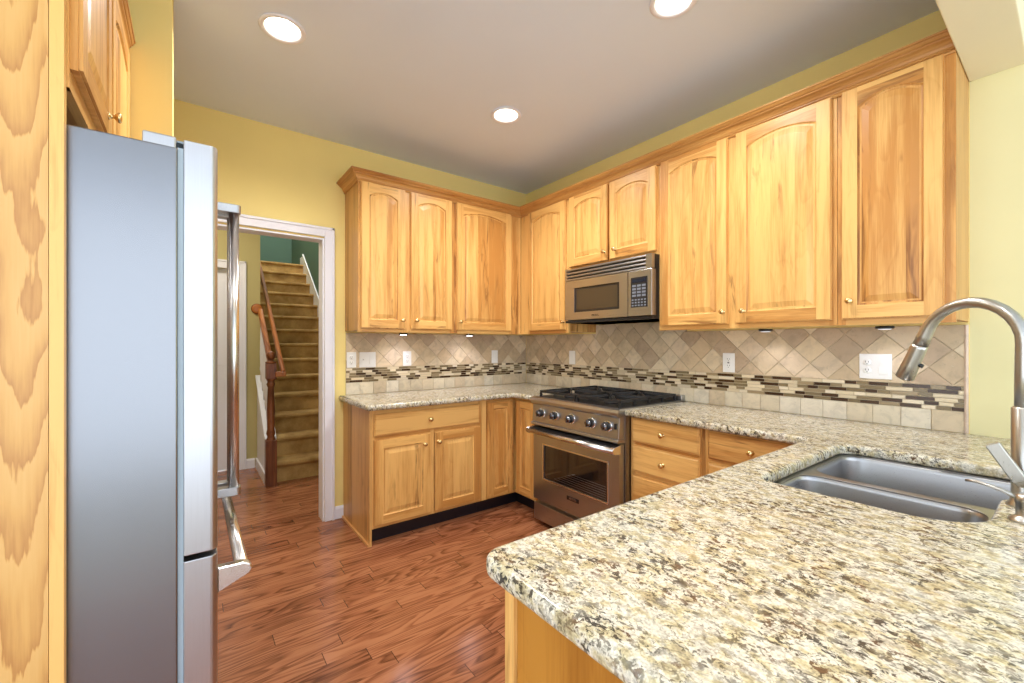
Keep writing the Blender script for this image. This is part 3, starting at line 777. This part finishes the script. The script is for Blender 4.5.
SML = ([(2.782, -1.360), (3.196, -1.360), (3.196, -1.072), (2.782, -1.072)], [.05, .12, .06, .06])
bowl('bowl', *BIG, .22, (3.03, -.85)); bowl('bowl', *SML, .18, (3.0, -1.21))
fl = rounded([(2.755, -1.39), (3.235, -1.39), (3.235, -1.07), (3.29, -1.02), (3.29, -.64), (2.755, -.64)], .03, 4)
curve_mesh('rim', [fl, rounded(*BIG, 8), rounded(*SML, 8)], .8745, .0016, M['sink'], sk)

# faucet: tall pull-down gooseneck
FX, FY = 3.250, -1.10
fa = thing('faucet', 'brushed nickel gooseneck pull-down faucet beside the sink', 'faucet', (FX, FY, ZC1))
m = MB(); m.lathe([(.030, .9145), (.030, .918), (.024, .926), (.0215, .94), (.0215, 1.148), (.0175, 1.152)], (FX, FY, 0), n=24); m.build('body', M['nickel'], fa)
SPD = Vector((-math.cos(PI/6), math.sin(PI/6), 0))
FB0 = Vector((FX, FY, 0))
path = [(FX, FY, 1.150), (FX, FY, 1.23), (FX, FY, 1.30)]
for k in range(1, 13):
    a = PI*k/12*152/180; path.append(tuple(FB0+SPD*(.11-.11*math.cos(a))+Vector((0, 0, 1.30+.11*math.sin(a)))))
p1 = Vector(path[-1]); e = FB0+SPD*.276+Vector((0, 0, 1.199)); tail = p1.lerp(e, .35)
path += [tuple(p1.lerp(tail, .5)), tuple(tail)]
m = MB(); m.tube(path, [.0165, .0160, .0150]+[.0140]*10+[.0145, .0152, .0165, .018], 16); m.build('spout', M['nickel'], fa)
hd = MB(); 
hd.tube([tail, tail.lerp(e, .08), tail.lerp(e, .6), tail.lerp(e, .97), e], [.0180, .0188, .0205, .0225, .0205], 18); ho = hd.build('spray_head', M['nickel'], fa)
b_ = MB(); q = tail.lerp(e, .55); b_.tube([q+Vector((.017, -.004, -.004)), q+Vector((.026, -.006, -.008))], .006, 10); b_.build('spray_button', M['black'], ho)
# lever: flat bar rising from a hub on the body
m = MB(); m.tube([(FX, FY-.015, .985), (FX, FY-.045, .985)], .017, 16)
lo, hi = Vector((FX-.005, FY-.045, .985)), Vector((3.203, FY-.05, 1.063))
dr = (hi-lo).normalized(); sd = dr.cross(Vector((0, 1, 0))).normalized()
m.loops([[tuple(lo.lerp(hi, f)+sd*(a*.013)+Vector((0, b2*.008, 0))) for a, b2 in ((-1, -1), (1, -1), (1, 1), (-1, 1))] for f in (-.05, .1, .9, 1.0)], cap0=True, cap1=True, smooth=False)
m.build('lever', M['nickel'], fa, bevel=.002)
# soap dispenser in front of the faucet
DX, DY = 3.262, -1.232
sd_ = thing('soap_dispenser', 'short brushed nickel soap pump with thin curved nozzle in front of the faucet', 'soap dispenser', (DX, DY, ZC1))
m = MB(); m.lathe([(.030, .9145), (.030, .919), (.022, .925), (.0185, .930), (.0185, .952), (.0200, .956), (.0200, .972), (.012, .976), (.001, .977)], (DX, DY, 0), n=22); m.build('body', M['nickel'], sd_)
m = MB(); m.tube([(DX-.012, DY, .962), (DX-.035, DY+.004, .972), (DX-.058, DY+.008, .978), (DX-.080, DY+.012, .981), (DX-.096, DY+.015, .979)], [.0045, .0042, .0038, .0034, .0028], 10); m.build('nozzle', M['nickel'], sd_)

# ------------------------------------------------------------------ range
RX0, RX1 = .934, 1.726
rg = thing('kitchen_range', 'stainless gas range with five knobs and window oven door', 'oven range', ((RX0+RX1)/2, -.34, 0))
B = mapB
MB(B).box(RX0, RX1, .015, .645, .03, .905).build('body', M['steel'], rg)
m = MB(B); m.prism([(.60, .905), (.60, .872), (.700, .868), (.712, .880), (.714, .898), (.706, .914), (.690, .920), (.012, .920), (.012, .905)], RX0, RX1, 'x'); m.build('cooktop', M['steel'], rg)
m = MB(B); m.box(RX0+.03, RX1-.03, .07, .655, .9195, .9215); m.build('burner_tray', M['black'], rg)
m = MB(B); m.box(RX0, RX1, .012, .055, .920, .955); m.build('back_guard', M['steel'], rg, bevel=.004)
m = MB(B); m.prism([(.645, .868), (.692, .868), (.700, .742), (.645, .742)], RX0+.004, RX1-.004, 'x'); cpn = m.build('control_panel', M['steel'], rg, bevel=.003)
m = MB(B); m.prism([(.645, .742), (.712, .742), (.716, .724), (.645, .716)], RX0+.002, RX1-.002, 'x'); m.build('panel_trim', M['steel'], rg, bevel=.003)
for kx in (1.040, 1.180, 1.335, 1.510, 1.640):
    k = MB(B); k.lathe([(.034, .696), (.034, .702), (.030, .704)], (kx, 0, .812), 'y', 24)
    ko = k.build('knob', M['chrome'], rg)
    k = MB(B); k.lathe([(.0265, .704), (.026, .722), (.024, .7235)], (kx, 0, .812), 'y', 24); k.build('knob_skirt', M['black'], ko)
    k = MB(B); k.lathe([(.0225, .7235), (.0215, .736), (.018, .742), (.002, .743)], (kx, 0, .812), 'y', 24); k.box(kx-.0035, kx+.0035, .730, .750, .792, .834); k.build('knob_cap', M['dark_chrome'], ko)
m = MB(B); m.box(1.692, 1.704, .695, .704, .80, .834); m.build('light_switch_rocker', M['black'], rg)
# oven door with a real window opening, cavity behind
DZ0, DZ1 = .186, .712
wx0, wx1, wz0, wz1 = 1.052, 1.628, .350, .585
m = MB(B)
m.box(RX0+.006, wx0, .650, .690, DZ0, DZ1); m.box(wx1, RX1-.006, .650, .690, DZ0, DZ1); m.box(wx0, wx1, .650, .690, DZ0, wz0); m.box(wx0, wx1, .650, .690, wz1, DZ1)
dr_ = m.build('oven_door', M['steel'], rg)
m = MB(B); m.box(wx0-.002, wx1+.002, .655, .684, wz0-.002, wz1+.002); m.build('oven_window', M['glass_dark'], dr_)
m = MB(B)
for x0, x1, z0, z1 in ((wx0-.012, wx1+.012, wz0-.012, wz0), (wx0-.012, wx1+.012, wz1, wz1+.012), (wx0-.012, wx0, wz0, wz1), (wx1, wx1+.012, wz0, wz1)): m.box(x0, x1, .688, .6935, z0, z1)
m.build('window_trim', M['steel_h'], dr_, bevel=.002)
m = MB(B)
for k in range(6): m.tube([(wx0+.10+.035*k, .6843, wz0+.020+.014*k), (wx1-.015, .6843, wz0+.012+.015*k)], .0008, 6)
m.tube([(wx0+.10, .6843, wz0+.020), (wx0+.30, .6843, wz0+.10)], .0009, 6)
m.build('oven_rack', M['rack'], dr_)
m = MB(B); m.tube([(RX0+.004, .745, .682), (RX1-.002, .745, .682)], .0165, 16)
hn = m.build('door_handle', M['steel_h'], dr_)
for x in (RX0+.012, RX1-.012):
    m = MB(B); m.prism([(.688, .655), (.688, .712), (.745, .702), (.760, .690), (.758, .672), (.745, .662)], x-.014, x+.014, 'x')
    m.build('handle_bracket', M['steel_h'], dr_, bevel=.003)
m = MB(B); m.prism([(.690, .712), (.690, .700), (.735, .694), (.735, .700)], RX0+.02, RX1-.02, 'x'); m.build('door_lip', M['black'], dr_)
m = MB(B); m.box(1.285, 1.395, .690, .6925, .270, .297); bd = m.build('badge', M['black'], dr_, bevel=.001)
FB = lambda x, y, z: Matrix.Translation((x, y, z)) @ Matrix.Rotation(PI/2, 4, 'X')
text_mesh('badge_lettering', 'VIKING', .020, M['chrome'], bd, FB(1.340, -.6928, .2835))
m = MB(B); m.box(RX0+.006, RX1-.006, .635, .686, .035, .156); m.build('kick_panel', M['steel'], rg, bevel=.003)
m = MB(B)
for x in (RX0+.05, RX1-.05):
    for y in (.08, .58): m.lathe([(.016, 0), (.016, .03)], (x, y, 0), 'z', 12)
m.build('levelling_feet', M['black'], rg)
# grates and burners
gw = (RX1-RX0-.06)/2
for gi in range(2):
    gx0 = RX0+.03+gi*gw+.004; gx1 = gx0+gw-.008
    gt = MB(B); z0, z1 = .948, .964
    for y in (.075, .355, .370, .648): gt.box(gx0, gx1, y-.006, y+.006, z0, z1)
    for x in (gx0+.006, gx1-.006): gt.box(x-.006, x+.006, .075, .648, z0, z1)
    for yc in (.215, .51):
        xc = (gx0+gx1)/2
        for a in range(8):
            ca, sa = math.cos(a*PI/4), math.sin(a*PI/4)
            r1 = min(abs((gx1-gx0)/2/ca) if abs(ca) > .1 else 9, abs(.138/sa) if abs(sa) > .1 else 9)
            p0 = Vector((xc+ca*.035, yc+sa*.035, 0)); p1_ = Vector((xc+ca*r1, yc+sa*r1, 0)); n_ = Vector((-sa, ca, 0))*.0055
            P = [p0-n_, p0+n_, p1_+n_, p1_-n_]
            gt.add([(p.x, p.y, z0+.002) for p in P]+[(p.x, p.y, z1+.006*(1 if i < 2 else 0)) for i, p in enumerate(P)], [(0, 3, 2, 1), (4, 5, 6, 7), (0, 1, 5, 4), (1, 2, 6, 5), (2, 3, 7, 6), (3, 0, 4, 7)])
    for x in (gx0+.006, gx1-.006):
        for y in (.075, .215, .362, .51, .648): gt.box(x-.006, x+.006, y-.007, y+.007, .9212, z0)
    gt.build('grate', M['iron'], rg)
    for yc in (.215, .51):
        xc = (gx0+gx1)/2
        bu = MB(B); bu.lathe([(.052, .9215), (.050, .930), (.034, .932), (.034, .938), (.030, .941), (.002, .942)], (xc, yc, 0), 'z', 22); bu.build('burner', M['iron'], rg)

# ------------------------------------------------------------------ microwave
MX0, MX1, MZ0, MZ1 = .968, 1.736, 1.458, 1.866
mw = thing('microwave', 'stainless over-the-range microwave under the short double door cabinet', 'microwave', ((MX0+MX1)/2, -.2, MZ0))
MB(B).box(MX0+.002, MX1-.002, .012, .360, MZ0, MZ1).build('body', M['black'], mw)
m = MB(B); m.box(MX0, MX1, .355, .372, 1.775, MZ1); 
vg = m.build('vent_grille', M['black'], mw)
m = MB(B)
for z in (1.775, 1.799, 1.823, 1.848): m.prism([(.372, z), (.398, z+.001), (.400, z+.006), (.398, z+.014), (.372, z+.018)], MX0, MX1-.045, 'x')
m.box(MX1-.045, MX1, .372, .400, 1.775, MZ1); m.box(MX0, MX0+.02, .372, .398, 1.775, MZ1)
m.build('louver', M['steel'], vg)
hz0, hz1 = 1.480, 1.772; vx0, vx1, vz0, vz1 = 1.064, 1.483, 1.535, 1.716
m = MB(B); m.box(MX0, vx0, .355, .400, hz0, hz1); m.box(vx1, 1.552, .355, .400, hz0, hz1); m.box(vx0, vx1, .355, .400, hz0, vz0); m.box(vx0, vx1, .355, .400, vz1, hz1)
md = m.build('door', M['steel'], mw)
m = MB(B); m.box(vx0, vx1, .38, .394, vz0, vz1); m.build('window_frame', M['black'], md)
m = MB(B); m.box(vx0+.022, vx1-.018, .394, .3955, vz0+.016, vz1-.016); m.build('window_glass', M['mw_glass'], md)
text_mesh('door_lettering', 'VIKING', .021, M['black'], md, FB(1.27, -.4003, 1.505))
m = MB(B); m.box(1.556, MX1, .355, .400, hz0, hz1); pn = m.build('control_panel', M['steel'], mw, bevel=.002)
m = MB(B); m.box(1.579, 1.704, .399, .4015, 1.535, 1.728); kp = m.build('keypad', M['black'], pn)
m = MB(B); m.box(1.589, 1.694, .4013, .4022, 1.692, 1.718); m.build('display', M['display'], kp)
m = MB(B)
for r in range(4):
    for c in range(3): m.box(1.590+c*.037, 1.590+c*.037+.028, .4013, .4024, 1.604+r*.021, 1.604+r*.021+.013)
m.build('number_keys', M['key'], kp)
m = MB(B)
for r in range(3):
    for c in range(5): m.box(1.586+c*.0235, 1.586+c*.0235+.014, .4013, .4022, 1.543+r*.018, 1.543+r*.018+.009)
m.build('function_keys', M['key'], kp)
m = MB(B); m.prism([(.012, MZ0), (.392, MZ0), (.396, 1.474), (.36, 1.480), (.012, 1.480)], MX0, MX1, 'x'); m.build('underside_lip', M['black'], mw)

# ------------------------------------------------------------------ refrigerator
FXS, FX0 = 2.000, 1.092
fr = thing('refrigerator', 'tall stainless French door refrigerator with tubular handles in the alcove', 'refrigerator', ((FXS+FX0)/2, -3.1, 0))
MB().box(FX0, FXS, -3.44, -2.709, .03, 1.783).build('body', M['fridge_side'], fr, bevel=.004)
MB().box(FX0+.02, FXS-.006, -2.709, -2.698, .06, 1.785).build('gasket', M['gasket'], fr)
MB().box(FX0+.02, FXS-.02, -3.40, -2.74, 0, .03).build('base', M['black'], fr)
def fdoor(x0, x1, z0, z1, name):
    prof = rounded([(x0, -2.698), (x1, -2.698), (x1, -2.628), (x0, -2.628)], [.004, .004, .016, .016], 5)
    m = MB(); m.prism(prof, z0, z1, 'z'); return m.build(name, M['fridge'], fr, bevel=.002)
mid = (FXS+FX0)/2
dA = fdoor(mid+.002, FXS, .776, 1.806, 'door'); dB = fdoor(FX0, mid-.002, .776, 1.806, 'door')
dF = fdoor(FX0, FXS, .09, .762, 'freezer_drawer')
m = MB(); m.box(1.86, FXS-.008, -2.776, -2.712, 1.783, 1.812); m.build('hinge_cover', M['fridge'], fr, bevel=.004)
m = MB(); m.box(1.93, FXS-.03, -2.712, -2.66, 1.806, 1.812); m.build('hinge_cover', M['gasket'], fr, bevel=.002)
def vhandle(x, parent):
    m = MB(); m.tube([(x, -2.566, .800), (x, -2.566, 1.765)], .0155, 16); h = m.build('handle', M['steel_h'], parent)
    for z in (.786, 1.747):
        m = MB(); m.prism(rounded([(x-.020, -2.628), (x+.020, -2.628), (x+.020, -2.546), (x-.020, -2.546)], [.0, .0, .012, .012], 4), z, z+.028, 'z')
        m.build('handle_bracket', M['steel'], h, bevel=.002)
vhandle(mid+.04, dA); vhandle(mid-.04, dB)
m = MB(); m.tube([(1.955, -2.572, .695), (FX0+.045, -2.572, .695)], .0165, 16); h = m.build('handle', M['steel_h'], dF)
for x in (1.965, FX0+.035):
    m = MB(); m.prism([(-2.628, .650), (-2.628, .716), (-2.570, .714), (-2.554, .706), (-2.549, .694), (-2.556, .682)], x-.014, x+.014, 'x'); m.build('handle_bracket', M['steel_h'], h, bevel=.003)

# tall panel beside the fridge with a solid wood front stile
pn_ = thing('fridge_end_panel', 'tall plywood panel with a solid wood front edge hugging the refrigerator side', 'cabinet panel', (2.02, -3.2, 0))
m = MB(); m.box(2.0095, 2.030, YC, -2.922, 0, 2.455, 'z'); m.build('plywood_sheet', M['ply'], pn_)
m = MB(); m.box(2.0095, 2.0315, -2.921, -2.8985, 0, 2.455, 'z', tone=.15); m.build('front_stile', M['wood'], pn_, bevel=.001)
# cabinet above the fridge
mapF = lambda p: (p[0], -3.22+p[1], p[2])
fc = thing('over_fridge_cabinet', 'double door wall cabinet high above the refrigerator', 'cabinet', (1.54, -3.2, 1.86))
m = MB(); m.box(1.073, 2.009, YC+.002, -2.915, 1.86, 2.455, 'x'); m.build('carcass', M['wood_side'], fc)
face_frame(mapF, fc, 1.073, 2.007, 1.86, 2.455, .305, [(1.073, 1.105), (1.53, 1.565), (1.985, 2.007)], [(1.86, 1.92, 1.074, 2.006), (2.42, 2.455, 1.074, 2.006)])
panel_door(mapF, 1.562, 1.998, 1.905, 2.435, .325, fc, rise=.034, knob=(1.632, 1.965))
panel_door(mapF, 1.092, 1.535, 1.905, 2.435, .325, fc, rise=.034, knob=(1.505, 1.935))
def cf(i, p, z): return [(1.072, -2.8945+p*.55, z), (2.007, -2.8945+p*.55, z)][i]
cf.n = 2
crown(cf).build('crown', M['trim_wood'], fc)

lamp('SPOT', 'peninsula_fill_light', (2.75, -2.3, H-.012), 35, (1, .97, .92), .05, aim=(2.75, -2.3, 0), spot=2.4, blend=.9)  # unseen fill light without a fixture, added to brighten the near counter
# ------------------------------------------------------------------ recessed ceiling lights
def can(x, y, label):
    t = thing('recessed_light', label, 'ceiling light', (x, y, H), 'recessed ceiling lights')
    m = MB(); m.lathe([(.076, H+.002), (.098, H-.001), (.100, H-.005), (.094, H-.008), (.078, H-.006), (.075, H+.002)], (x, y, 0), n=32)
    L = [[(x+r*math.cos(2*PI*i/32), y+r*math.sin(2*PI*i/32), z) for i in range(32)] for r, z in [(.077, H+.001), (.099, H-.001), (.101, H-.005), (.095, H-.009), (.079, H-.007), (.075, H+.001)]]
    m = MB(); m.loops(L); m.build('trim_ring', M['white'], t)
    L = [[(x+r*math.cos(2*PI*i/32), y+r*math.sin(2*PI*i/32), z) for i in range(32)] for r, z in [(.0755, H-.002), (.070, H+.04), (.058, H+.10), (.03, H+.115)]]
    m = MB(); m.loops(L, cap1=True); m.build('reflector', M['reflector'], t)
    m = MB(); m.lathe([(.02, H+.10), (.045, H+.07), (.052, H+.045), (.046, H+.028), (.025, H+.018), (.002, H+.016)], (x, y, 0), n=24); m.build('bulb', M['bulb'], t)
    lamp('SPOT', 'can_lamp', (x, y, H-.012), CAN_POWER*4, (1, .975, .95), .05, aim=(x, y, 0), spot=2.7, blend=.9)
can(*CANS[0], 'lit recessed ceiling light closest to the refrigerator')
can(*CANS[1], 'lit recessed ceiling light cut by the photo top edge, above the range wall cabinets')
can(*CANS[2], 'smallest lit recessed ceiling light, closest to the inner corner cabinets')
